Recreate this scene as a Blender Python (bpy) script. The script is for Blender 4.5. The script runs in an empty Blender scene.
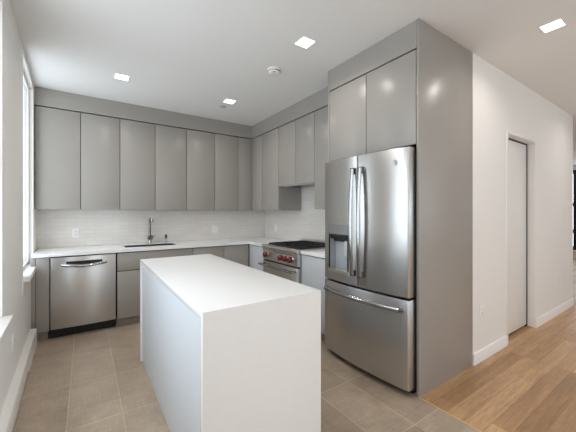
import bpy, bmesh, math, random
from mathutils import Vector, Matrix
random.seed(7)
S = bpy.context.scene
COL = S.collection

# ------------------------------------------------------------------ camera
YAW = 0.5979
cam_d = bpy.data.cameras.new('camera'); cam = bpy.data.objects.new('camera', cam_d); COL.objects.link(cam)
cam.location = (0, 0, 1.345); cam.rotation_euler = (math.pi/2, 0, -YAW)
cam_d.sensor_width = 36; cam_d.lens = 297.55*36/576; cam_d.shift_y = -2.95/576; cam_d.clip_start = .02
S.camera = cam
# ------------------------------------------------------------------ exposure, sky
S.view_settings.view_transform = 'Standard'; S.view_settings.look = 'None'
S.view_settings.exposure = -0.44; S.view_settings.gamma = 1; S.view_settings.use_curve_mapping = False
SKY = 5.0
LAMP_W = 4.6
W = bpy.data.worlds.new('overcast_sky'); S.world = W; W.use_nodes = True
bg = W.node_tree.nodes['Background']; bg.inputs[0].default_value = (.87, .915, 1.0, 1); bg.inputs[1].default_value = SKY
S.cycles.max_bounces = 10; S.cycles.diffuse_bounces = 6; S.cycles.glossy_bounces = 5
S.cycles.transparent_max_bounces = 8
S.cycles.caustics_reflective = False; S.cycles.caustics_refractive = False
S.cycles.sample_clamp_indirect = 6

# left wall runs very slightly askew: local frame (n = into the room, s = along the wall, z)
ANG = math.atan(.034)
WL = Matrix.Translation((-.41, 2.5, 0)) @ Matrix.Rotation(ANG, 4, 'Z') @ Matrix.Translation((0, -2.5, 0))
H = 2.7635            # ceiling
YB, XR, YP = 4.629, 2.6485, 1.2535
XE = 12.0             # far end of the hall
YR = -2.6             # wall behind the camera

def portal(name, M, sx, sy):
    l = bpy.data.lights.new(name, 'AREA'); l.shape = 'RECTANGLE'; l.size = sx; l.size_y = sy; l.energy = 1
    l.cycles.is_portal = True
    o = bpy.data.objects.new(name, l); COL.objects.link(o); o.matrix_world = M
    return o
# daylight portals in the window openings (they only guide sky sampling)
WIN = [(3.37, 4.25, .80, 2.70), (1.05, 2.41, .725, 2.60), (-1.9, -.3, .725, 2.60)]
for s0, s1, z0, z1 in WIN:
    portal('window_portal', WL @ Matrix.Translation((-.19, (s0+s1)/2, (z0+z1)/2)) @ Matrix.Rotation(-math.pi/2, 4, 'Y'), z1-z0, s1-s0)
FILL_WIN = [(.3, 1.2), (2.9, 4.6), (5.2, 6.9)]  # added unseen windows, placed and sized for fill daylight
RZ = (.7, 2.5)      # sill and head of the added windows behind the camera
for x0, x1 in FILL_WIN:
    portal('window_portal', Matrix.Translation(((x0+x1)/2, YR-.15, (RZ[0]+RZ[1])/2)) @ Matrix.Rotation(math.pi/2, 4, 'X'), x1-x0, RZ[1]-RZ[0])
portal('window_portal', Matrix.Translation((XE+.12, 2.3, 1.45)) @ Matrix.Rotation(math.pi/2, 4, 'Y'), 2.4, 2.8)

# ------------------------------------------------------------------ materials
def lin(c):
    return tuple(((x/255)/12.92 if x/255 <= .04045 else ((x/255+.055)/1.055)**2.4) for x in c)
def mat(name, rgb, rough=.5, metal=0, spec=.5, noise=0, nscale=8, bump=0, bscale=200, coat=0):
    m = bpy.data.materials.new(name); m.use_nodes = True; nt = m.node_tree; b = nt.nodes['Principled BSDF']
    c = lin(rgb) + (1,)
    b.inputs['Base Color'].default_value = c; b.inputs['Roughness'].default_value = rough
    b.inputs['Metallic'].default_value = metal; b.inputs['Specular IOR Level'].default_value = spec
    b.inputs['Coat Weight'].default_value = coat; b.inputs['Coat Roughness'].default_value = .1
    g = nt.nodes.new('ShaderNodeNewGeometry')
    if noise:
        n = nt.nodes.new('ShaderNodeTexNoise'); n.inputs['Scale'].default_value = nscale; n.inputs['Detail'].default_value = 4
        nt.links.new(g.outputs['Position'], n.inputs['Vector'])
        mx = nt.nodes.new('ShaderNodeMix'); mx.data_type = 'RGBA'
        mx.inputs[6].default_value = tuple(x*(1-noise) for x in c[:3])+(1,); mx.inputs[7].default_value = tuple(min(1, x*(1+noise)) for x in c[:3])+(1,)
        nt.links.new(n.outputs['Fac'], mx.inputs[0]); nt.links.new(mx.outputs[2], b.inputs['Base Color'])
    if bump:
        n = nt.nodes.new('ShaderNodeTexNoise'); n.inputs['Scale'].default_value = bscale
        nt.links.new(g.outputs['Position'], n.inputs['Vector'])
        bp = nt.nodes.new('ShaderNodeBump'); bp.inputs['Strength'].default_value = bump; bp.inputs['Distance'].default_value = .001
        nt.links.new(n.outputs['Fac'], bp.inputs['Height']); nt.links.new(bp.outputs[0], b.inputs['Normal'])
    return m
def steel(name, rgb, rough, scale, amount=.04):
    """brushed metal: fine streaks of roughness along one direction"""
    m = mat(name, rgb, rough, 1)
    b0 = m.node_tree.nodes['Principled BSDF']; tg = m.node_tree.nodes.new('ShaderNodeTangent'); tg.direction_type = 'RADIAL'; tg.axis = 'Z'
    b0.inputs['Anisotropic'].default_value = .85; b0.inputs['Anisotropic Rotation'].default_value = .25
    m.node_tree.links.new(tg.outputs[0], b0.inputs['Tangent'])
    nt = m.node_tree; b = nt.nodes['Principled BSDF']
    g = nt.nodes.new('ShaderNodeNewGeometry'); mp = nt.nodes.new('ShaderNodeMapping'); mp.inputs['Scale'].default_value = scale
    n = nt.nodes.new('ShaderNodeTexNoise'); n.inputs['Scale'].default_value = 1; n.inputs['Detail'].default_value = 3
    nt.links.new(g.outputs['Position'], mp.inputs[0]); nt.links.new(mp.outputs[0], n.inputs['Vector'])
    r = nt.nodes.new('ShaderNodeMapRange'); r.inputs[3].default_value = rough-amount/2; r.inputs[4].default_value = rough+amount/2
    nt.links.new(n.outputs['Fac'], r.inputs[0]); nt.links.new(r.outputs[0], b.inputs['Roughness'])
    return m
def emit(name, rgb, k):
    m = bpy.data.materials.new(name); m.use_nodes = True; nt = m.node_tree; nt.nodes.clear()
    e = nt.nodes.new('ShaderNodeEmission'); e.inputs[0].default_value = lin(rgb)+(1,); e.inputs[1].default_value = k
    o = nt.nodes.new('ShaderNodeOutputMaterial'); nt.links.new(e.outputs[0], o.inputs[0]); return m
def glass(name):
    m = bpy.data.materials.new(name); m.use_nodes = True; nt = m.node_tree; nt.nodes.clear()
    t = nt.nodes.new('ShaderNodeBsdfTransparent'); t.inputs[0].default_value = (.94, .97, .97, 1)
    g = nt.nodes.new('ShaderNodeBsdfGlossy'); g.inputs['Roughness'].default_value = .02
    f = nt.nodes.new('ShaderNodeFresnel'); f.inputs[0].default_value = 1.45
    mx = nt.nodes.new('ShaderNodeMixShader'); o = nt.nodes.new('ShaderNodeOutputMaterial')
    gm = nt.nodes.new('ShaderNodeNewGeometry'); inv = nt.nodes.new('ShaderNodeMath'); inv.operation = 'SUBTRACT'; inv.inputs[0].default_value = 1
    mu = nt.nodes.new('ShaderNodeMath'); mu.operation = 'MULTIPLY'
    nt.links.new(gm.outputs['Backfacing'], inv.inputs[1]); nt.links.new(inv.outputs[0], mu.inputs[0]); nt.links.new(f.outputs[0], mu.inputs[1])
    nt.links.new(mu.outputs[0], mx.inputs[0]); nt.links.new(t.outputs[0], mx.inputs[1]); nt.links.new(g.outputs[0], mx.inputs[2])
    nt.links.new(mx.outputs[0], o.inputs[0]); return m

def brick_mat(name, rowaxis, colaxis, bw, rh, ox, oy, c1, c2, grout, gsize, offset, rough, grain=None, bump=.3, rough_g=.7, freq=2):
    """tiles / planks laid in world space: bricks run along colaxis, rows step along rowaxis"""
    m = bpy.data.materials.new(name); m.use_nodes = True; nt = m.node_tree; b = nt.nodes['Principled BSDF']
    L = nt.links.new
    g = nt.nodes.new('ShaderNodeNewGeometry'); sp = nt.nodes.new('ShaderNodeSeparateXYZ'); L(g.outputs['Position'], sp.inputs[0])
    cb = nt.nodes.new('ShaderNodeCombineXYZ')
    def off(sock, v):
        a = nt.nodes.new('ShaderNodeMath'); a.operation = 'ADD'; a.inputs[1].default_value = v; L(sock, a.inputs[0]); return a.outputs[0]
    L(off(sp.outputs[colaxis], ox), cb.inputs[0]); L(off(sp.outputs[rowaxis], oy), cb.inputs[1])
    br = nt.nodes.new('ShaderNodeTexBrick'); br.offset = offset; br.offset_frequency = freq; br.squash = 1
    br.inputs['Color1'].default_value = lin(c1)+(1,); br.inputs['Color2'].default_value = lin(c2)+(1,)
    br.inputs['Mortar'].default_value = lin(grout)+(1,); br.inputs['Scale'].default_value = 1
    br.inputs['Mortar Size'].default_value = gsize; br.inputs['Mortar Smooth'].default_value = .1; br.inputs['Bias'].default_value = 0
    br.inputs['Brick Width'].default_value = bw; br.inputs['Row Height'].default_value = rh
    L(cb.outputs[0], br.inputs['Vector'])
    color = br.outputs['Color']
    for sc, amt in (grain or []):
        mp = nt.nodes.new('ShaderNodeMapping'); mp.inputs['Scale'].default_value = sc; L(g.outputs['Position'], mp.inputs[0])
        n = nt.nodes.new('ShaderNodeTexNoise'); n.inputs['Scale'].default_value = 1; n.inputs['Detail'].default_value = 5
        n.inputs['Distortion'].default_value = .6
        L(mp.outputs[0], n.inputs['Vector'])
        rg = nt.nodes.new('ShaderNodeMapRange'); rg.inputs[1].default_value = .3; rg.inputs[2].default_value = .7
        rg.inputs[3].default_value = 1-amt; rg.inputs[4].default_value = 1+amt; L(n.outputs['Fac'], rg.inputs[0])
        mx = nt.nodes.new('ShaderNodeMix'); mx.data_type = 'RGBA'; mx.blend_type = 'MULTIPLY'; mx.inputs[0].default_value = 1
        L(color, mx.inputs[6]); L(rg.outputs[0], mx.inputs[7]); color = mx.outputs[2]
    L(color, b.inputs['Base Color'])
    rr = nt.nodes.new('ShaderNodeMapRange'); rr.inputs[3].default_value = rough; rr.inputs[4].default_value = rough_g
    L(br.outputs['Fac'], rr.inputs[0]); L(rr.outputs[0], b.inputs['Roughness'])
    bp = nt.nodes.new('ShaderNodeBump'); bp.invert = True; bp.inputs['Strength'].default_value = bump; bp.inputs['Distance'].default_value = .001
    L(br.outputs['Fac'], bp.inputs['Height']); L(bp.outputs[0], b.inputs['Normal'])
    return m

M = {}
M['wall'] = mat('white_wall_paint', (238, 235, 231), .6, noise=.01, nscale=3, bump=.05)
M['ceiling'] = mat('ceiling_paint', (236, 235, 233), .8, noise=.01, nscale=2)
M['trim'] = mat('white_trim_paint', (242, 240, 237), .35, noise=.01)
M['lacquer'] = mat('grey_satin_lacquer', (161, 156, 150), .30, spec=.35, noise=.012, nscale=3)
M['pale_front'] = mat('pale_satin_front', (200, 203, 207), .30, spec=.35, noise=.01, nscale=3)  # paler tone for the two range-side base fronts
M['carcass'] = mat('gap_shade_carcass', (34, 33, 32), .8, noise=.02)  # near-black: shade of the door gaps put into the carcass colour
M['quartz'] = mat('white_quartz', (244, 244, 244), .16, noise=.015, nscale=30)
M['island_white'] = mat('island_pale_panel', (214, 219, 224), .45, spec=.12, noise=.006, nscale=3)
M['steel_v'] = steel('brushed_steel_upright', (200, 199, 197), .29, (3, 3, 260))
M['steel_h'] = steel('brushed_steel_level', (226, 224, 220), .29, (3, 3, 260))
M['chrome'] = mat('polished_chrome', (188, 188, 188), .16, 1)
M['dark_chrome'] = mat('dark_nickel', (120, 118, 115), .2, 1)  # darker metal for spout, mounts, pump head and filters
M['black'] = mat('black_plastic', (18, 18, 18), .45, noise=.05)
M['iron'] = mat('black_cast_iron', (22, 22, 23), .55, noise=.2, nscale=40, bump=.2)
M['knob_red'] = mat('red_knob', (112, 7, 13), .25, coat=.5)
M['disp'] = mat('dispenser_grey', (178, 181, 184), .45, noise=.02)
M['pale'] = mat('pale_grey_plastic', (205, 205, 203), .3)
M['plate'] = mat('white_plate_plastic', (244, 243, 240), .3)
M['slot'] = mat('socket_slot', (60, 58, 56), .6)
M['heater'] = mat('white_enamel', (232, 229, 224), .35, noise=.01)
M['lamp'] = emit('lamp_diffuser', (255, 250, 243), 8)
M['glass'] = glass('window_glass')
M['black_metal'] = mat('black_window_metal', (20, 20, 21), .4, noise=.05)
M['concrete'] = mat('kerb_grey', (120, 118, 116), .9, noise=.1)
M['tile'] = brick_mat('floor_tile', 0, 1, .586, .305, -1.11, .097, (184, 166, 146), (164, 146, 128), (206, 190, 164), .0028, 0, .32,
                      grain=[((6, 90, 1), .075), ((110, 8, 1), .075), ((3.5, 3.5, 1), .13), ((14, 14, 1), .05)], bump=.15)
M['wood'] = brick_mat('oak_planks', 1, 0, 1.25, .11, .35, -.84, (196, 157, 117), (158, 120, 84), (132, 97, 66), .0010, .37, .42,
                      grain=[((2.2, 42, 1), .13), ((14, 70, 1), .10), ((9, 200, 1), .10), ((1.4, 10, 1), .12)], bump=.1, freq=3)
M['splash'] = brick_mat('splash_tile_level', 2, 0, .20, .05, 0, .02, (236, 231, 225), (230, 225, 219), (214, 209, 203), .0018, .5, .14, bump=.4)
M['splash_side'] = brick_mat('splash_tile_side', 2, 1, .20, .05, 0, .02, (236, 231, 225), (230, 225, 219), (214, 209, 203), .0018, .5, .14, bump=.4)

# ------------------------------------------------------------------ mesh helpers
class MB:
    def __init__(s, T=None): s.bm = bmesh.new(); s.T = T
    def merge(s, b2):
        me = bpy.data.meshes.new('tmp'); b2.to_mesh(me); b2.free(); s.bm.from_mesh(me); bpy.data.meshes.remove(me); return s
    def box(s, x0, x1, y0, y1, z0, z1, bev=0, seg=2):
        b = bmesh.new(); bmesh.ops.create_cube(b, size=1)
        for v in b.verts:
            v.co = Vector((x0+(x1-x0)*(v.co.x+.5), y0+(y1-y0)*(v.co.y+.5), z0+(z1-z0)*(v.co.z+.5)))
        if bev: bmesh.ops.bevel(b, geom=list(b.edges), offset=bev, segments=seg, affect='EDGES', profile=.5)
        return s.merge(b)
    def prism(s, poly, z0, z1, bev=0, axis='Z'):
        """polygon (counter-clockwise) extruded; axis Z: poly=(x,y); X: poly=(y,z); Y: poly=(x,z)"""
        b = bmesh.new()
        def P(p, h): return {'Z': (p[0], p[1], h), 'X': (h, p[0], p[1]), 'Y': (p[0], h, p[1])}[axis]
        lo = [b.verts.new(P(p, z0)) for p in poly]; hi = [b.verts.new(P(p, z1)) for p in poly]
        f1 = b.faces.new(lo[::-1]); f2 = b.faces.new(hi); n = len(poly)
        for i in range(n): b.faces.new((lo[i], lo[(i+1) % n], hi[(i+1) % n], hi[i]))
        bmesh.ops.recalc_face_normals(b, faces=b.faces)
        if bev:
            es = [e for f in (f1, f2) for e in f.edges]
            bmesh.ops.bevel(b, geom=es, offset=bev, segments=2, affect='EDGES', profile=.5)
        return s.merge(b)
    def tube(s, pts, r, seg=14, ry=None, up=(0, 0, 1), cap=True):
        """swept ellipse: r across, ry along 'up' (per point radii allowed)"""
        pts = [Vector(p) for p in pts]; b = bmesh.new(); rings = []; n = len(pts); up = Vector(up)
        for i, p in enumerate(pts):
            t = (pts[min(i+1, n-1)]-pts[max(i-1, 0)]).normalized()
            a = t.cross(up)
            if a.length < 1e-4: a = t.cross(Vector((1, 0, 0)))
            a.normalize(); c = a.cross(t).normalized()
            rx = r[i] if isinstance(r, (list, tuple)) else r; rr = (ry[i] if isinstance(ry, (list, tuple)) else ry) if ry else rx
            rings.append([b.verts.new(p+a*math.cos(k*2*math.pi/seg)*rx+c*math.sin(k*2*math.pi/seg)*rr) for k in range(seg)])
        for i in range(n-1):
            for k in range(seg): b.faces.new((rings[i][k], rings[i][(k+1) % seg], rings[i+1][(k+1) % seg], rings[i+1][k]))
        if cap: b.faces.new(rings[0][::-1]); b.faces.new(rings[-1])
        bmesh.ops.recalc_face_normals(b, faces=b.faces)
        return s.merge(b)
    def lathe(s, origin, axis, prof, seg=28):
        """profile of (along, radius) pairs"""
        o = Vector(origin); ax = Vector(axis).normalized(); a = ax.orthogonal().normalized(); c = ax.cross(a)
        b = bmesh.new(); rings = []
        for h, r in prof:
            rings.append([b.verts.new(o+ax*h+(a*math.cos(k*2*math.pi/seg)+c*math.sin(k*2*math.pi/seg))*max(r, 1e-5)) for k in range(seg)])
        for i in range(len(rings)-1):
            for k in range(seg): b.faces.new((rings[i][k], rings[i][(k+1) % seg], rings[i+1][(k+1) % seg], rings[i+1][k]))
        b.faces.new(rings[0][::-1]); b.faces.new(rings[-1])
        bmesh.ops.recalc_face_normals(b, faces=b.faces)
        return s.merge(b)
    def ring(s, origin, axis, R, r, seg=28, ms=10):
        o = Vector(origin); ax = Vector(axis).normalized(); a = ax.orthogonal().normalized(); c = ax.cross(a); b = bmesh.new(); G = []
        for k in range(seg):
            d = a*math.cos(k*2*math.pi/seg)+c*math.sin(k*2*math.pi/seg)
            G.append([b.verts.new(o+d*(R+r*math.cos(j*2*math.pi/ms))+ax*r*math.sin(j*2*math.pi/ms)) for j in range(ms)])
        for k in range(seg):
            for j in range(ms): b.faces.new((G[k][j], G[(k+1) % seg][j], G[(k+1) % seg][(j+1) % ms], G[k][(j+1) % ms]))
        bmesh.ops.recalc_face_normals(b, faces=b.faces)
        return s.merge(b)
    def build(s, name, m, parent=None, smooth=True):
        if s.T is not None: s.bm.transform(s.T)
        root = parent
        while root is not None and root.parent is not None: root = root.parent
        if root is not None: s.bm.transform(Matrix.Translation(-root.location))
        me = bpy.data.meshes.new(name); s.bm.to_mesh(me); s.bm.free()
        me.materials.append(m)
        if smooth:
            me.polygons.foreach_set('use_smooth', [True]*len(me.polygons)); me.set_sharp_from_angle(angle=math.radians(35))
        o = bpy.data.objects.new(name, me); COL.objects.link(o)
        if parent is not None: o.parent = parent
        return o
def thing(name, label, cat, loc, group=None):
    o = bpy.data.objects.new(name, None); COL.objects.link(o); o.location = loc; o.empty_display_size = .1
    o['label'] = label; o['category'] = cat
    if group: o['group'] = group
    return o
def tag(o, label, cat, group=None, kind=None):
    o['label'] = label; o['category'] = cat
    if group: o['group'] = group
    if kind: o['kind'] = kind
    return o
def struct(o, label=None, cat=None):
    o['kind'] = 'structure'
    if label: o['label'] = label
    if cat: o['category'] = cat
    return o
def copy_thing(r, label, loc, group=None):
    c = r.copy(); COL.objects.link(c); c.location = loc; c['label'] = label
    if group: c['group'] = group
    for ch in list(r.children):
        if ch.type not in ('MESH', 'LIGHT'): continue
        d = ch.copy(); COL.objects.link(d); d.parent = c
        for g in list(ch.children):
            e = g.copy(); COL.objects.link(e); e.parent = d
    return c

# ------------------------------------------------------------------ the room
def wall_with_holes(mb, a0, a1, z0, z1, holes, put):
    """holes: (a,b,c,d) sorted along a"""
    cur = a0
    for (h0, h1, b0, b1) in sorted(holes):
        if h0 > cur: put(mb, cur, h0, z0, z1)
        if b0 > z0: put(mb, h0, h1, z0, b0)
        if b1 < z1: put(mb, h0, h1, b1, z1)
        cur = h1
    if cur < a1: put(mb, cur, a1, z0, z1)

m = MB(); m.box(-.75, 2.0075, YR-.2, YB+.1, -.08, 0); m.box(2.0075, XR+.15, YP, YB+.1, -.08, 0)
struct(m.build('floor', M['tile'], smooth=False), 'brown grey linen-look floor tile of the kitchen', 'floor')
m = MB(); m.box(2.0125, XE, YR-.2, YP, -.08, 0); m.box(XR+.15, XE, YP, YB+.1, -.08, 0)
struct(m.build('floor', M['wood'], smooth=False), 'honey oak plank floor of the hall', 'floor')
m = MB(); m.box(2.0045, 2.0155, YR-.1, YP-.001, -.01, .0025, .001)
struct(m.build('trim_1', mat('brass_edge', (205, 180, 145), .4, noise=.03)), 'thin pale strip where floor tile meets oak planks', 'floor trim')
m = MB(); m.box(-.8, XE+.2, YR-.2, YB+.1, H, H+.12)
struct(m.build('ceiling', M['ceiling'], smooth=False), 'smooth white ceiling over kitchen and hall', 'ceiling')

m = MB(WL)
wall_with_holes(m, YR-.3, YB+.06, 0, H, WIN, lambda b, a, c, z0, z1: b.box(-.13, 0, a, c, z0, z1))
struct(m.build('wall_left', M['wall'], smooth=False), 'white left wall with tall windows', 'wall')
m = MB(); m.box(-.6, XR+.12, YB+.008, YB+.12, 0, H)
struct(m.build('wall_back', M['wall'], smooth=False), 'white back wall behind the sink run', 'wall')
m = MB(); m.box(XR+.008, XR+.13, 2.24, YB+.008, 0, H); m.box(2.90, 3.02, YP+.15, 2.24, 0, H)
struct(m.build('wall_right', M['wall'], smooth=False), 'white kitchen side wall behind the range', 'wall')
D0, D1, DZ = 3.587, 4.358, 2.165
m = MB()
wall_with_holes(m, 2.8275, 5.905, 0, H, [(D0, D1, 0, DZ)], lambda b, a, c, z0, z1: b.box(a, c, YP, YP+.15, z0, z1))
struct(m.build('wall_hall', M['wall'], smooth=False), 'white hall wall with a flush door right of the fridge', 'wall')
m = MB(); m.box(5.785, 5.905, YP+.15, YB, 0, H)
struct(m.build('wall_hall_end', M['wall'], smooth=False), 'return of the hall wall around its far corner', 'wall')
m = MB(); m.box(5.905, XE, YB, YB+.1, 0, H)
struct(m.build('wall_far_side', M['wall'], smooth=False))
m = MB(); wall_with_holes(m, -.75, XE+.2, 0, H, [(a, b, RZ[0], RZ[1]) for a, b in FILL_WIN], lambda b, a, c, z0, z1: b.box(a, c, YR-.2, YR, z0, z1))
struct(m.build('wall_rear', M['wall'], smooth=False), 'white wall behind the camera', 'wall')
m = MB(); wall_with_holes(m, YR-.2, YB+.1, 0, H, [(.9, 3.7, .25, 2.63)], lambda b, a, c, z0, z1: b.box(XE, XE+.2, a, c, z0, z1))
struct(m.build('wall_far', M['wall'], smooth=False), 'white end wall far down the hall', 'wall')

# backsplash tile
struct(m := MB().box(-.49, XR+.006, YB, YB+.008, .921, 1.389).build('wall_back_tile', M['splash'], smooth=False), 'glossy white subway tile splashback above the sink', 'backsplash')
struct(MB().box(XR, XR+.008, 2.24, YB-.001, .921, 1.722).build('wall_right_tile', M['splash_side'], smooth=False), 'glossy white subway tile splashback behind the range', 'backsplash')

# baseboards
def base_poly(y): return [(y, 0), (y, .1), (y-.009, .1), (y-.013, .094), (y-.013, 0)]
m = MB(); m.prism(base_poly(YP), 2.8275, D0-.05, axis='X'); struct(m.build('baseboard_hall', M['trim']), 'tall white baseboard left of the hall door', 'baseboard')
m = MB(); m.prism(base_poly(YP), D1, 5.918, axis='X'); m.box(5.905, 5.918, YP-.013, YB, 0, .1)
struct(m.build('baseboard_hall_end', M['trim']), 'tall white baseboard right of the hall door', 'baseboard')
m = MB(); m.box(XE-.013, XE, YR, .85, 0, .1); m.box(XE-.013, XE, .85, YB, 0, .1)
struct(m.build('baseboard_far', M['trim']))

m = MB(); m.box(D0-.05, D0, YP-.004, YP, 0, DZ+.035, .0015); m.box(D0, D1+.002, YP-.004, YP, DZ, DZ+.035, .0015)
struct(m.build('trim_4', M['trim']), 'thin white casing bead around the hall door', 'door casing')
# hall door: recessed flush leaf
d = MB().box(D0+.004, D1-.022, 1.33, 1.37, .022, DZ-.016, .001).build('door_1', mat('door_paint', (240, 238, 234), .3, noise=.01))
struct(d, 'plain white flush door recessed in the hall wall', 'door')
MB().box(D0, D1, 1.372, 1.40, 0, DZ).build('gap_shade_sheet', M['black'], d)  # black sheet behind the leaf, stands in for shade in its gaps
m = MB(); m.box(D1-.021, D1-.001, 1.326, 1.371, 0, DZ-.001); m.box(D0+.001, D1-.021, 1.327, 1.371, DZ-.015, DZ-.001); m.build('gap_shade_strip', M['black'], d)  # black strips put in as the shade between leaf, jamb and head
# gap under the leaf shows the black sheet as its shade

# left windows with stools, added rear fill windows, far black window
for i, (s0, s1, z0, z1) in enumerate(WIN):
    m = MB(WL); fw = .03
    for a in (s0, s1-fw): m.box(-.075, -.036, a, a+fw, z0, z1, .003)
    for z in ((z0, z1-fw) if i == 0 else (z0, z1-fw, (z0+z1)/2-.02)): m.box(-.075, -.036, s0+fw, s1-fw, z, z+fw, .003)
    lab = ['tall white left window beside the dishwasher', 'tall white window at the left edge, nearer the camera', None][i]
    w = struct(m.build('window_%d' % (i+1), M['trim']), lab, 'window' if lab else None)
    MB(WL).box(-.052, -.046, s0+fw-.005, s1-fw+.005, z0+fw-.005, z1-fw+.005).build('pane', M['glass'], w)
    th = .045 if i == 0 else .035
    MB(WL).box(-.035, .046, s0-(.03 if i else .01), (s1+.03 if i else 3.955), z0-th, z0+.001, .004).build('window_sill', M['trim'], w)
for i, (x0, x1) in enumerate(FILL_WIN):
    m = MB(); fw = .05
    for a in (x0, (x0+x1)/2-fw/2, x1-fw): m.box(a, a+fw, YR-.14, YR-.08, RZ[0], RZ[1], .003)
    for z in (RZ[0], 1.6, RZ[1]-fw): m.box(x0+fw, x1-fw, YR-.14, YR-.08, z, z+fw, .003)
    w = struct(m.build('window_%d' % (i+4), M['trim']))  # unseen windows put in for fill light from behind
    MB().box(x0+.04, x1-.04, YR-.113, YR-.107, RZ[0]+.04, RZ[1]-.04).build('pane', M['glass'], w)
m = MB()
for y in (.9, 1.65, 2.40, 3.0, 3.62): m.box(XE+.04, XE+.12, y, y+.08 if y > 3 else y+.15, .25, 2.63, .004)
for z in (.25, .75, 1.55, 2.53): m.box(XE+.045, XE+.115, .98, 3.64, z, z+.1, .004)
w = struct(m.build('window_7', M['black_metal']), 'black metal framed window at the far end of the hall', 'window')
MB().box(XE+.075, XE+.081, .95, 3.67, .3, 2.6).build('pane', M['glass'], w)
MB().box(XE-.09, XE+.04, .82, 3.78, .19, .25, .005).build('window_sill', M['trim'], w)

# ------------------------------------------------------------------ soffits (cover panels up to the ceiling)
ZG, ZU = 2.555, 1.39
YU, XU, XF = 4.345, 2.2468, 2.0063
GAP = .007
m = MB(); m.box(-.475, XU+.2, YU, YB+.006, ZG+.005, H-.001)
struct(m.build('trim_2', M['lacquer'], smooth=False), 'grey filler panel between back wall cabinets and ceiling', 'cabinet filler')
m = MB(); m.box(XU, XR+.006, 2.236, YU-.001, ZG+.005, H-.001)
struct(m.build('trim_3', M['lacquer'], smooth=False), 'grey filler panel between side wall cabinets and ceiling', 'cabinet filler')

# ------------------------------------------------------------------ wall cabinets
def cab(name, label, box, fronts, facing, group, z0, open_top=False, fm='lacquer'):
    """box=(x0,x1,y0,y1,z0,z1) carcass; fronts: list of (a0,a1,z0,z1,partname) along the facing plane"""
    x0, x1, y0, y1, zz0, zz1 = box
    r = thing(name, label, 'cabinet', ((x0+x1)/2, (y0+y1)/2, zz0), group)
    t = .018
    m = MB(); m.box(x0, x1, y0, y1, zz0, zz0+t); m.box(x0, x0+t, y0, y1, zz0+t, zz1); m.box(x1-t, x1, y0, y1, zz0+t, zz1)
    m.box(x0+t, x1-t, y0, y0+t, zz0+t, zz1) if facing == '-X' else m.box(x0+t, x1-t, y0, y0+.004, zz0+t, zz1)
    m.box(x0+t, x1-t, y1-t, y1, zz0+t, zz1)
    if not open_top: m.box(x0+t, x1-t, y0+t, y1-t, zz1-t, zz1)
    m.build('carcass', M['carcass'], r, smooth=False)
    for a0, a1, q0, q1, pn in fronts:
        m = MB()
        if facing == '-Y': m.box(a0+GAP/2, a1-GAP/2, y0-.0215, y0-.0025, q0, q1, .0012)
        else: m.box(x0-.0215, x0-.0025, a0+GAP/2, a1-GAP/2, q0, q1, .0012)
        m.build(pn, M[fm], r)
    return r
yc = YU+.0215
labs = ['grey two-door wall cabinet above the dishwasher, leftmost of the back row', 'grey two-door wall cabinet above the faucet, second of the back row',
        'grey two-door wall cabinet above the double switch, beside the room corner']
for (x0, x1, x2), lab in zip([(-.468, -.047, .365), (.365, .782, 1.199), (1.199, 1.619, 2.017)], labs):
    r = cab('wall_cabinet', lab, (x0+.0005, x2-.0005, yc, YB+.007, ZU+.002, ZG), [(x0, x1, ZU, ZG-.008, 'door'), (x1, x2, ZU, ZG-.008, 'door')], '-Y', 'wall cabinets on the back wall', ZU)
    MB().box(x0+.001, x2-.001, YU+.001, YB+.007, ZU-.001, ZU+.0015).build('bottom_panel', M['lacquer'], r, smooth=False)
xc = XU+.0215
r = cab('corner_cabinet', 'grey corner wall cabinet filling the room corner left of the range hood', (xc, XR+.007, 3.539, YB-.001, ZU+.002, ZG),
        [(4.01, YU-.002, ZU, ZG-.008, 'filler_panel'), (3.537, 4.01, ZU, ZG-.008, 'door')], '-X', 'wall cabinets on the range side', ZU)
MB().box(2.0175, xc-.001, YU, YU+.019, ZU, ZG-.008, .001).build('filler_panel', M['lacquer'], r)
MB().box(XU+.0005, XR, 3.5385, YB-.002, ZU-.001, ZU+.0015).build('bottom_panel', M['lacquer'], r, smooth=False)
MB().box(XU+.001, XR+.006, 3.5365, 3.5388, ZU-.001, 1.722).build('side_panel', M['lacquer'], r, smooth=False)
ZH = 1.722
r = cab('hood_cabinet', 'grey two-door hood cabinet hanging over the red-knobbed range', (xc, XR+.007, 2.743, 3.535, ZH+.002, ZG),
        [(3.127, 3.537, ZH, ZG-.008, 'door'), (2.741, 3.127, ZH, ZG-.008, 'door')], '-X', 'wall cabinets on the range side', ZH)
MB().box(XU+.001, XR, 2.742, 3.5355, ZH-.002, ZH+.0015).build('bottom_panel', M['pale'], r, smooth=False)
h = MB().box(xc+.03, XR-.04, 2.80, 3.48, ZH-.012, ZH-.0022, .003).build('hood_insert', M['pale'], r)
for k in range(2): MB().box(xc+.06, XR-.08, 2.83+k*.33, 3.12+k*.33, ZH-.015, ZH-.0122, .002).build('filter', M['dark_chrome'], h)
r = cab('wall_cabinet', 'narrow grey wall cabinet between range hood and tall refrigerator housing', (xc, XR+.007, 2.2585, 2.7385, ZU+.002, ZG),
        [(2.256, 2.741, ZU, ZG-.008, 'door')], '-X', 'wall cabinets on the range side', ZU)
MB().box(XU+.001, XR, 2.2565, 2.739, ZU-.001, ZU+.0015).build('bottom_panel', M['lacquer'], r, smooth=False)
MB().box(XU+.001, XR+.006, 2.739, 2.7408, ZU-.001, 1.7195).build('side_panel', M['lacquer'], r, smooth=False)

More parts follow.
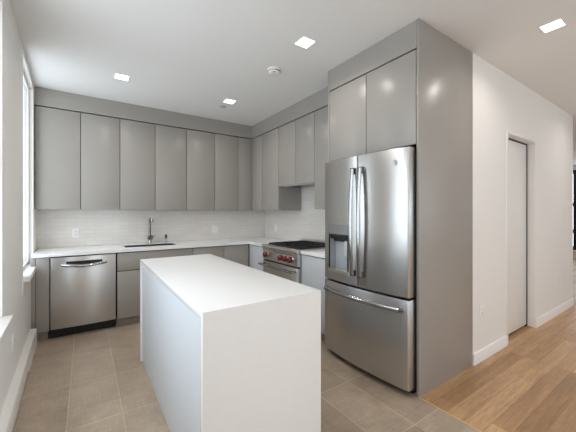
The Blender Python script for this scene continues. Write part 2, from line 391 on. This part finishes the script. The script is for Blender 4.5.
# ------------------------------------------------------------------ refrigerator housing
tag(MB().box(XF, 2.827, YP, YP+.019, 0, H-.001, .0012).build('tall_panel', M['lacquer']), 'tall grey side panel right of the refrigerator, floor to ceiling', 'panel')
tag(MB().box(XF, XR+.25, 2.2155, 2.2345, 0, H-.001, .0012).build('tall_panel', M['lacquer']), 'tall grey side panel left of the refrigerator, mostly hidden', 'panel')
r = cab('bridge_cabinet', 'grey two-door cabinet above the refrigerator', (XF+.022, 2.80, YP+.0205, 2.2145, 1.857, ZG),
        [(1.747, 2.2135, 1.855, ZG-.008, 'door'), (YP+.021, 1.747, 1.855, ZG-.008, 'door')], '-X', None, 1.855)
MB().box(XF+.001, 2.80, YP+.021, 2.214, ZG+.005, H-.002, 0).build('filler_panel', M['lacquer'], r, smooth=False)

# ------------------------------------------------------------------ refrigerator
YC, HW, XD = 1.738, .456, 1.924
def bow(y): return XD-.036*(1-((y-YC)/HW)**2)
r = thing('refrigerator', 'stainless steel French-door refrigerator with bottom freezer drawer and water dispenser', 'refrigerator', (2.3, YC, 0))
MB().box(2.004, 2.72, YC-HW+.004, YC+HW-.004, .035, 1.80, .006).build('cabinet_body', mat('fridge_side_grey', (70, 70, 72), .5, noise=.03), r)
XBK = 2.002
def dpoly(ya, yb, round_a=0, round_b=0, n=16, back=XBK):
    p = []
    ys = [ya+(yb-ya)*i/n for i in range(n+1)]
    out = []
    for y in ys: out.append((bow(y), y))
    if round_a:   # rounded outer corner
        out = [q for q in out if q[1] > ya+round_a]
        c = (bow(ya)+round_a, ya+round_a)
        out = [(c[0]-round_a*math.sin(t), c[1]-round_a*math.cos(t)) for t in [k*math.pi/2/5 for k in range(6)]] + out
    if round_b:
        out = [q for q in out if q[1] < yb-round_b]
        c = (bow(yb)+round_b, yb-round_b)
        out = out + [(c[0]-round_b*math.cos(t), c[1]+round_b*math.sin(t)) for t in [k*math.pi/2/5 for k in range(6)]]
    return [(back, ya)] + out + [(back, yb)]
ZD0, ZD1 = .727, 1.826
dr = MB().prism(dpoly(YC-HW, YC-.003, .014, .004)[::-1], ZD0, ZD1, .003).build('right_door', M['steel_v'], r)
# left door with a real dispenser recess
RY0, RY1, RZ0, RZ1 = 1.855, 2.105, .825, 1.140
m = MB()
m.prism(dpoly(YC+.003, YC+HW, .004, .014)[::-1], ZD0, RZ0); m.prism(dpoly(YC+.003, YC+HW, .004, .014)[::-1], RZ1, ZD1)
m.prism(dpoly(YC+.003, RY0, .004, 0)[::-1], RZ0, RZ1); m.prism(dpoly(RY1, YC+HW, 0, .014)[::-1], RZ0, RZ1)
dl = m.build('left_door', M['steel_v'], r)
m = MB()
m.box(1.985, XBK, RY0, RY1, RZ0, RZ1)
m.box(1.924, 1.985, RY0, RY0+.004, RZ0, RZ1); m.box(1.924, 1.985, RY1-.004, RY1, RZ0, RZ1)
ds = m.build('dispenser', M['disp'], r)
m = MB()
def face_strip(y0, y1, z0, z1, out, n=8):
    ys = [y0+(y1-y0)*i/n for i in range(n+1)]
    return m.prism(([(bow(y)+.006, y) for y in ys]+[(bow(y)-out, y) for y in ys[::-1]]), z0, z1)
for a, b, c, e in ((RY0-.012, RY1+.012, RZ1, RZ1+.012), (RY0-.012, RY0, RZ0, RZ1), (RY1, RY1+.012, RZ0, RZ1)): face_strip(a, b, c, e, .003)
m.build('dispenser_frame', M['black'], ds)
m = MB(); face_strip(RY0-.012, RY1+.012, RZ1+.012, RZ1+.10, .002); m.build('control_panel', mat('control_strip_grey', (150, 150, 150), .22, .8, noise=.02), ds)
m = MB(); face_strip(RY0-.01, RY1+.01, RZ0-.022, RZ0+.006, .012); m.box(1.924, 1.985, RY0+.004, RY1-.004, RZ0, RZ0+.006); m.build('drip_tray', M['steel_h'], ds)
MB().box(1.935, 1.95, RY0+.028, RY0+.085, RZ0+.13, RZ1-.04, .004).build('paddle', M['pale'], ds)
MB().box(1.918, 1.984, RY0+.0045, RY1-.0045, RZ1-.03, RZ1-.0005, .002).build('recess_header', M['black'], ds)
MB().box(1.935, 1.984, RY0+.03, RY1-.03, RZ1-.055, RZ1-.031, .004).build('nozzle', M['black'], ds)
# freezer drawer
m = MB(); m.prism(dpoly(YC-HW, YC+HW, .014, .014, 28)[::-1], .055, .709, .003); fz = m.build('freezer_drawer', M['steel_v'], r)
# bowed bar handles
for dy, nm in ((-.043, dr), (.043, dl)):
    y = YC+dy-.010; x0 = bow(y); n = 20
    pts = []; rx = []
    for i in range(n+1):
        t = i/n; z = .822+(1.716-.822)*t
        pts.append((x0-.028-.024*math.sin(math.pi*t), y, z))
    m = MB(); m.tube(pts, .0185, 16, .011, up=(1, 0, 0)); hd = m.build('handle', M['chrome'], nm)
    for z in (.838, 1.70): MB().box(x0-.036, x0+.004, y-.017, y+.017, z-.026, z+.026, .006).build('handle_mount', M['dark_chrome'], nm)
n = 28; pts = []
for i in range(n+1):
    y = YC-.405+.81*i/n; t = i/n
    pts.append((bow(y)-.032-.022*math.sin(math.pi*t), y, .636))
MB().tube(pts, .013, 16, .0185).build('handle', M['chrome'], fz)
for y in (YC-.392, YC+.392): MB().box(bow(y)-.034, bow(y)+.004, y-.02, y+.02, .621, .651, .006).build('handle_mount', M['dark_chrome'], fz)
m = MB(); m.box(1.985, 2.01, YC-HW+.004, YC+HW-.004, .708, .728); m.box(1.99, 2.02, YC-.004, YC+.004, .728, 1.81); m.build('gasket', M['black'], r)
for y in (YC-HW+.04, YC+HW-.04): MB().box(1.965, 2.10, y-.035, y+.035, 1.8005, 1.838, .006).build('hinge_cover', M['black'], r)
MB().box(2.012, 2.06, YC-HW+.02, YC+HW-.02, .002, .052, .004).build('kick_grille', M['black'], r)
# round monogram badge on the right door
by, bz, bx = 1.388, 1.722, bow(1.388)
nrm = Vector((-1, .072*(by-YC)/HW**2*-1, 0)).normalized()
o0 = Vector((bx, by, bz)); tng = nrm.cross(Vector((0, 0, 1))).normalized()
m = MB(); m.lathe(o0-nrm*.001, nrm, [(0, .021), (.0025, .021), (.003, .0195)], 28); bd = m.build('badge', mat('badge_grey', (196, 197, 199), .35, 1), dr)
m = MB(); m.ring(o0+nrm*.0022, nrm, .0185, .0014)
def stroke(pp, rr=.0011): m.tube([o0+nrm*.0026+tng*a+Vector((0, 0, b)) for a, b in pp], rr, 8, up=nrm)
k = .001
arc = lambda cx, cz, R, a0, a1, n=12: [(cx+R*math.cos(math.radians(a0+(a1-a0)*i/n)), cz+R*math.sin(math.radians(a0+(a1-a0)*i/n))) for i in range(n+1)]
stroke(arc(-.0055, .001, .007, 50, 320)); stroke([(-.0075, 0), (-.001, 0), (-.001, -.008), (-.006, -.0125)])
stroke(arc(.006, .0045, .0045, 60, 280)); stroke(arc(.006, -.0045, .005, 90, 310))
m.build('monogram', M['chrome'], bd)

# ------------------------------------------------------------------ base cabinets
YF, XFB, ZT, ZS = 3.995, 2.0175, .104, .8844
def toe(r, x0, x1, y0, y1): MB().box(x0, x1, y0, y1, 0, ZT).build('toe_kick', M['lacquer'], r, smooth=False)
def base(name, label, x0, x1, fronts, group='base cabinets along the back wall'):
    r = cab(name, label, (x0+.001, x1-.001, YF+.0215, YB+.006, ZT, ZS-.002), fronts, '-Y', group, ZT, name == 'sink_cabinet')
    toe(r, x0+.001, x1-.001, YF+.083, YF+.10); return r
r = thing('filler_panel', 'grey filler panel between left wall and dishwasher', 'panel', (-.38, 4.1, 0))
MB().box(-.462, -.425, YF+.004, YF+.02, ZT, ZS-.003, .001).build('scribe_strip', M['lacquer'], r)
MB().box(-.421, -.314, YF, YF+.019, ZT, ZS-.003, .001).build('front_panel', M['lacquer'], r)
MB().box(-.46, -.332, YF+.083, YF+.10, 0, ZT).build('toe_kick', M['lacquer'], r, smooth=False)
base('sink_cabinet', 'grey base cabinet under the sink, right of the dishwasher', .305, 1.187,
     [(.305, 1.187, .664, ZS-.012, 'false_front'), (.305, .746, ZT+.002, .656, 'door'), (.746, 1.187, ZT+.002, .656, 'door')])
base('base_cabinet', 'grey base cabinet right of the sink cabinet, behind the island', 1.187, 1.624, [(1.187, 1.624, ZT+.002, ZS-.012, 'door')])
base('base_cabinet', 'grey base cabinet in the corner under the double switch', 1.624, 2.0425, [(1.624, 2.013, ZT+.002, ZS-.012, 'door')])
r = cab('base_cabinet', 'narrow pale base cabinet between room corner and range', (XFB+.0255, XR+.006, 3.512, YF+.02, ZT, ZS-.002), [(3.51, 3.993, ZT+.002, ZS-.012, 'door')], '-X', None, ZT, fm='pale_front')
toe(r, XFB+.08, XFB+.1, 3.512, YF)
r = cab('base_cabinet', 'pale grey base cabinet between range and refrigerator housing', (XFB+.0215, XR+.006, 2.2365, 2.697, ZT, ZS-.002), [(2.2365, 2.699, ZT+.002, ZS-.012, 'door')], '-X', None, ZT, fm='pale_front')
toe(r, XFB+.08, XFB+.1, 2.237, 2.697)

# ------------------------------------------------------------------ countertops
SX0, SX1, SY0, SY1 = .405, 1.03, 4.15, 4.44
XCF, YCF = 2.0036, 3.981
m = MB()
m.box(-.455, SX0, YCF, YB-.0005, ZS, .92); m.box(SX1, XCF, YCF, YB-.0005, ZS, .92)
m.box(SX0, SX1, YCF, SY0, ZS, .92); m.box(SX0, SX1, SY1, YB-.0005, ZS, .92)
m.box(XCF, XR-.0005, 3.505, YB-.0005, ZS, .92)
tag(m.build('countertop', M['quartz'], smooth=False), 'white quartz countertop along the back wall around the sink', 'countertop')
tag(MB().box(XCF, XR-.0005, 2.2355, 2.698, ZS, .92, .0015).build('countertop', M['quartz']), 'short white quartz countertop between range and refrigerator', 'countertop')
# sink
m = MB(); t = .012; zb = .70
m.box(SX0+.001, SX1-.001, SY0+.001, SY1-.001, zb-.01, zb)
m.box(SX0+.001, SX0+.012, SY0+.001, SY1-.001, zb, .917); m.box(SX1-.012, SX1-.001, SY0+.001, SY1-.001, zb, .917)
m.box(SX0+.012, SX1-.012, SY0+.001, SY0+.012, zb, .917); m.box(SX0+.012, SX1-.012, SY1-.012, SY1-.001, zb, .917)
r = thing('sink', 'undermount steel sink cut into the back countertop', 'sink', ((SX0+SX1)/2, (SY0+SY1)/2, zb-.01))
m.build('basin', mat('dark_sink_steel', (110, 108, 106), .35, 1), r, smooth=False)
m = MB(); m.lathe(((SX0+SX1)/2, 4.33, zb), (0, 0, 1), [(0, .045), (.003, .045), (.003, .035), (.001, .03)]); m.build('drain', M['chrome'], r)
# faucet
fx, fy = .752, 4.565
r = thing('faucet', 'tall chrome pull-down kitchen faucet behind the sink', 'faucet', (fx, fy, .92))
MB().lathe((fx, fy, .92), (0, 0, 1), [(0, .027), (.008, .027), (.012, .022), (.05, .02), (.052, .014)]).build('base', M['chrome'], r)
pts = [(fx, fy, .96+.26*i/6) for i in range(7)]+[(fx, fy-.05+.05*math.cos(a), 1.22+.05*math.sin(a)) for a in [math.pi/2*k/6 for k in range(1, 7)]]
pts += [(fx, fy-.05-.13*i/4, 1.27) for i in range(1, 5)]
MB().tube(pts, .0135, 16, up=(1, 0, 0)).build('spout', M['dark_chrome'], r)
MB().lathe((fx, fy-.165, 1.283), (0, 0, -1), [(0, .017), (.05, .018), (.06, .015)]).build('spray_head', M['chrome'], r)
m = MB(); m.ring((fx+.003, fy-.022, 1.0), (0, 1, 0), .028, .012); m.lathe((fx, fy, 1.0), (0, -1, 0), [(0, .02), (.03, .018)]); m.build('valve_ring', M['dark_chrome'], r)
MB().tube([(fx+.028, fy-.02, 1.005), (fx+.07, fy-.03, 1.03)], .005, 10).build('lever', M['chrome'], r)
sx = .967
r = thing('soap_dispenser', 'small chrome soap dispenser pump right of the faucet', 'soap dispenser', (sx, fy, .92))
MB().lathe((sx, fy, .92), (0, 0, 1), [(0, .022), (.006, .022), (.01, .013), (.06, .012)]).build('collar', M['chrome'], r)
MB().lathe((sx, fy, .98), (0, 0, 1), [(0, .015), (.05, .017), (.056, .012)]).build('pump_head', M['dark_chrome'], r)
MB().tube([(sx, fy, 1.015), (sx, fy-.05, 1.02), (sx, fy-.075, 1.012)], .006, 10).build('nozzle', M['chrome'], r)

# ------------------------------------------------------------------ dishwasher
DX0, DX1 = -.307, .297
r = thing('dishwasher', 'stainless steel dishwasher with curved pocket handle', 'dishwasher', ((DX0+DX1)/2, 4.2, 0))
MB().box(DX0+.004, DX1-.004, YF+.03, YB-.02, .06, ZS-.012).build('tub_housing', M['carcass'], r, smooth=False)
cx = (DX0+DX1)/2
def dwf(x): return YF+.004-.016*(1-((x-cx)/(.302))**2)
n = 24; xs = [DX0+.004+(DX1-DX0-.008)*i/n for i in range(n+1)]
poly = [(DX0+.004, YF+.028)]+[(x, dwf(x)) for x in xs]+[(DX1-.004, YF+.028)]
dd = MB().prism(poly, ZT+.006, ZS-.014, .002).build('door', M['steel_v'], r)
m = MB(); n = 24; pts = []; rr = []; ry = []
for i in range(n+1):
    t = i/n; x = cx-.205+.41*t; a = math.sin(math.pi*t)
    pts.append((x, dwf(x)-.004-.040*a**.8, (.786-.014*a))); rr.append(.010+.004*a); ry.append(.013)
m.tube(pts, rr, 14, ry); m.build('handle', M['chrome'], dd)
m = MB(); n = 16
top = [(cx-.165+.33*i/n, .822) for i in range(n+1)]
lowp = [(cx+.165-.33*i/n, .798-.016*math.sin(math.pi*i/n)) for i in range(n+1)]
m.prism(lowp+[(cx-.165, .822), (cx+.165, .822)], YF-.0140, YF-.006, axis='Y'); m.build('handle_pocket', M['black'], dd)
MB().box(DX0+.004, DX1-.004, YF+.075, YF+.09, .001, ZT+.004).build('toe_kick', M['black'], r, smooth=False)
MB().box(DX0+.004, DX1-.004, YF+.01, YF+.03, ZS-.012, ZS-.001).build('top_gasket', M['black'], r, smooth=False)

# ------------------------------------------------------------------ range
R0, R1 = 2.702, 3.500
r = thing('range', 'stainless steel gas range with red knobs', 'range', (2.3, (R0+R1)/2, 0))
MB().box(2.01, 2.625, R0+.002, R1-.002, .10, .905, .002).build('body', M['steel_v'], r)
MB().box(2.06, 2.6, R0+.01, R1-.01, .0, .10).build('toe_kick', M['black'], r, smooth=False)
XP = 1.972
m = MB(); m.prism([(2.012, .735), (XP, .735), (XP, .872), (XP-.012, .885), (XP-.016, .905), (XP-.010, .922), (XP+.004, .930), (2.012, .930)][::-1], R0+.002, R1-.002, axis='Y')
pn = m.build('control_panel', M['steel_h'], r)
MB().box(XP-.001, XP+.01, R0+.10, R1-.28, .853, .861).build('display_slot', M['slot'], pn)
MB().box(2.012, 2.625, R0+.003, R1-.003, .905, .926, .002).build('cooktop', M['steel_h'], r)
dr = MB().box(1.976, 2.009, R0+.006, R1-.006, .19, .712, .004).build('oven_door', M['steel_h'], r)
MB().box(1.9735, 1.980, R0+.15, R1-.15, .30, .56, .003).build('window', M['black'], dr)
hd = MB().tube([(1.915, R0+.005+(R1-R0-.01)*i/6, .676) for i in range(7)], .0155, 16).build('handle', M['chrome'], dr)
for y in (R0+.05, R1-.05): MB().tube([(1.916, y, .676), (1.98, y, .676)], .012, 12).build('handle_mount', M['dark_chrome'], dr)
MB().box(1.99, 2.012, R0+.004, R1-.004, .714, .734).build('vent_slot', M['black'], r, smooth=False)
MB().box(1.976, 2.009, R0+.006, R1-.006, .105, .183, .004).build('kick_panel', M['steel_h'], r)
def knob(y):
    b = MB(); b.lathe((XP, y, .806), (-1, 0, 0), [(0, .038), (.008, .038), (.012, .033)]); z = b.build('knob_bezel', M['chrome'], r)
    b = MB(); b.lathe((XP-.010, y, .806), (-1, 0, 0), [(0, .026), (.012, .026), (.016, .035), (.040, .033), (.046, .027)]); kb = b.build('knob', M['knob_red'], z)
for y in (3.375, 3.015, 2.92, 2.815): knob(y)
# grates
g = None
nS = 3; gw = (R1-R0-.10)/nS
for k in range(nS):
    y0 = R0+.025+gw*k+.003; y1 = y0+gw-.006; m = MB(); zt, b = .952, .0065
    xa, xb = 2.03, 2.585
    for y in (y0, y1): m.box(xa, xb, y-b, y+b, zt-.022, zt, .003)
    for x in (xa, (xa+xb)/2, xb): m.box(x-b, x+b, y0, y1, zt-.022, zt, .003)
    ym = (y0+y1)/2; m.box(xa, xb, ym-.005, ym+.005, zt-.016, zt, .002)
    for x in (xa+.14, xb-.14): m.box(x-.005, x+.005, y0, y1, zt-.016, zt, .002)
    for x in (xa, xb):
        for y in (y0, y1): m.box(x-b, x+b, y-b, y+b, .9255, zt-.01)
    m.build('grate', M['iron'], r)
    for x in (xa+.14, xb-.14):
        q = MB(); q.lathe((x, ym, .926), (0, 0, 1), [(0, .05), (.01, .045), (.011, .034), (.019, .033), (.021, .028)]); q.build('burner', M['iron'], r)
MB().box(2.60, 2.628, R0+.003, R1-.003, .9265, .975, .003).build('backguard', M['steel_h'], r)

# ------------------------------------------------------------------ island
IX0, IX1, IY0, IY1 = .4128, 1.0715, 1.251, 3.017
r = thing('kitchen_island', 'white waterfall kitchen island standing on the tiled floor', 'kitchen island', ((IX0+IX1)/2, (IY0+IY1)/2, 0))
th = .036
MB().prism([(IY0, 0), (IY0+th, 0), (IY0+th, .92-th), (IY1-th, .92-th), (IY1-th, 0), (IY1, 0), (IY1, .92), (IY0, .92)], IX0, IX1, .0012, axis='X').build('waterfall_top', M['quartz'], r)
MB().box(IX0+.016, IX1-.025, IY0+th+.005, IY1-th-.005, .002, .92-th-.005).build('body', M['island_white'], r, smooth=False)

# ------------------------------------------------------------------ wall plates
def outlet(label, T, w=.072, hgt=.117, kind='outlet', gangs=1):
    """T maps local (x across, y out of the wall towards -y, z up) to the world"""
    o = T.to_translation(); r = thing('wall_outlet' if kind == 'outlet' else 'light_switch', label, 'outlet' if kind == 'outlet' else 'light switch', o)
    m = MB(T); m.box(-w/2, w/2, -.006, 0, -hgt/2, hgt/2, .002); m.build('cover_plate', M['plate'], r)
    for k in range(gangs):
        cxx = (k-(gangs-1)/2)*.046
        if kind == 'outlet':
            for zc in (-.021, .021):
                m = MB(T); m.box(cxx-.017, cxx+.017, -.008, -.006, zc-.014, zc+.014, .001); s = m.build('socket', M['plate'], r)
                m = MB(T)
                for q in (-.006, .006): m.box(cxx+q-.0012, cxx+q+.0012, -.0084, -.0079, zc-.004, zc+.006)
                m.box(cxx-.002, cxx+.002, -.0084, -.0079, zc-.011, zc-.007); m.build('slots', M['slot'], s)
        else:
            m = MB(T); m.box(cxx-.0165, cxx+.0165, -.0095, -.006, -.033, .033, .0015); m.build('rocker', M['plate'], r)
    return r
TB = lambda x, z: Matrix.Translation((x, YB, z))
outlet('white outlet on the tile splashback above the dishwasher', TB(-.103, 1.092), .075, .12)
outlet('white double rocker switch on the splashback right of the sink', TB(1.737, 1.088), .118, .118, 'switch', 2)
outlet('white outlet on the side splashback left of the range', Matrix.Translation((XR, 4.247, 1.092)) @ Matrix.Rotation(-math.pi/2, 4, 'Z'))
TH = lambda x, z: Matrix.Translation((x, YP, z))
outlet('white outlet low on the hall wall just right of the tall grey panel', TH(2.99, .452))
outlet('white outlet low on the hall wall beyond the door', TH(5.212, .465))
outlet('white switch high on the far end of the hall wall', TH(5.72, 1.44), .072, .117, 'switch')
TLW = lambda s, z: WL @ Matrix.Translation((0, s, z)) @ Matrix.Rotation(math.pi/2, 4, 'Z')
outlet('white outlet under the corner of the left window sill', TLW(3.33, .71))
outlet('white outlet low on the left wall above the baseboard heater', TLW(2.80, .44))

# ------------------------------------------------------------------ baseboard heater
r = thing('baseboard_heater', 'long white baseboard heater along the left wall', 'heater', WL @ Vector((.03, 2.4, 0)))
m = MB(WL); m.prism([(0, .012), (0, .178), (.046, .175), (.050, .165), (.050, .060), (.042, .035), (.042, .012)][::-1], 1.0, 3.30, axis='Y'); m.build('cover', M['heater'], r)
m = MB(WL); m.prism([(0, .010), (0, .180), (.047, .177), (.052, .166), (.052, .010)][::-1], 3.302, 3.93, axis='Y'); m.build('end_cover', M['heater'], r)
m = MB(WL); m.box(.002, .040, 1.0, 3.92, 0, .0098); m.build('foot', M['slot'], r)

# ------------------------------------------------------------------ ceiling fittings
def lamp(x, y, label):
    r = thing('ceiling_light', label, 'ceiling light', (x, y, H), 'square recessed ceiling lights')
    m = MB(); a, b = .072, .060
    m.box(x-a, x+a, y-a, y-b, H-.003, H-.0003); m.box(x-a, x+a, y+b, y+a, H-.003, H-.0003)
    m.box(x-a, x-b, y-b, y+b, H-.003, H-.0003); m.box(x+b, x+a, y-b, y+b, H-.003, H-.0003)
    m.build('frame', M['ceiling'], r, smooth=False)
    MB().box(x-b+.0005, x+b-.0005, y-b+.0005, y+b-.0005, H-.002, H-.0003).build('diffuser', M['lamp'], r, smooth=False)
    l = bpy.data.lights.new('lamp', 'AREA'); l.shape = 'SQUARE'; l.size = .115; l.energy = LAMP_W; l.color = (1, .945, .875); l.spread = math.radians(150)
    o = bpy.data.objects.new('lamp', l); COL.objects.link(o); o.parent = r; o.location = (0, 0, -.006)
    return r
LP = [(.315, 3.54, 'square ceiling light above the dishwasher, leftmost in view'), (1.515, 3.54, 'square ceiling light near the sprinkler cap and room corner'),
      (1.51, 1.965, 'square ceiling light in front of the refrigerator housing'), (2.925, .735, 'square ceiling light over the hall floor, rightmost in view')]
for x, y, lab in LP: lamp(x, y, lab)
for x, y in [(.315, 1.965), (.315, .35), (1.51, .35), (.9, -1.3), (2.925, -1.3), (5.35, .60), (5.0, -1.3), (8.2, .6), (8.2, 2.6), (10.4, 1.5)]:
    lamp(x, y, 'unseen square ceiling light outside the picture, helps light the room')
r = thing('smoke_detector', 'round white smoke detector on the ceiling', 'smoke detector', (1.545, 2.515, H))
MB().lathe((1.545, 2.515, H), (0, 0, -1), [(0, .068), (.008, .070), (.012, .062), (.03, .058), (.038, .045), (.040, .02)], 36).build('housing', M['plate'], r)
m = MB(); m.lathe((1.522, 2.475, H-.0375), (0, 0, -1), [(0, .009), (.004, .008)]); m.build('test_button', M['slot'], r)
m = MB(); m.ring((1.545, 2.515, H-.021), (0, 0, 1), .0605, .003); m.build('vent_ring', M['slot'], r)
tag(MB().lathe((1.515, 3.76, H), (0, 0, -1), [(0, .045), (.004, .045), (.007, .040), (.008, .01)], 30).build('sprinkler_cap', mat('cap_grey', (190, 188, 184), .4, noise=.02)),
    'small round sprinkler cap on the ceiling behind a square light', 'sprinkler cap')
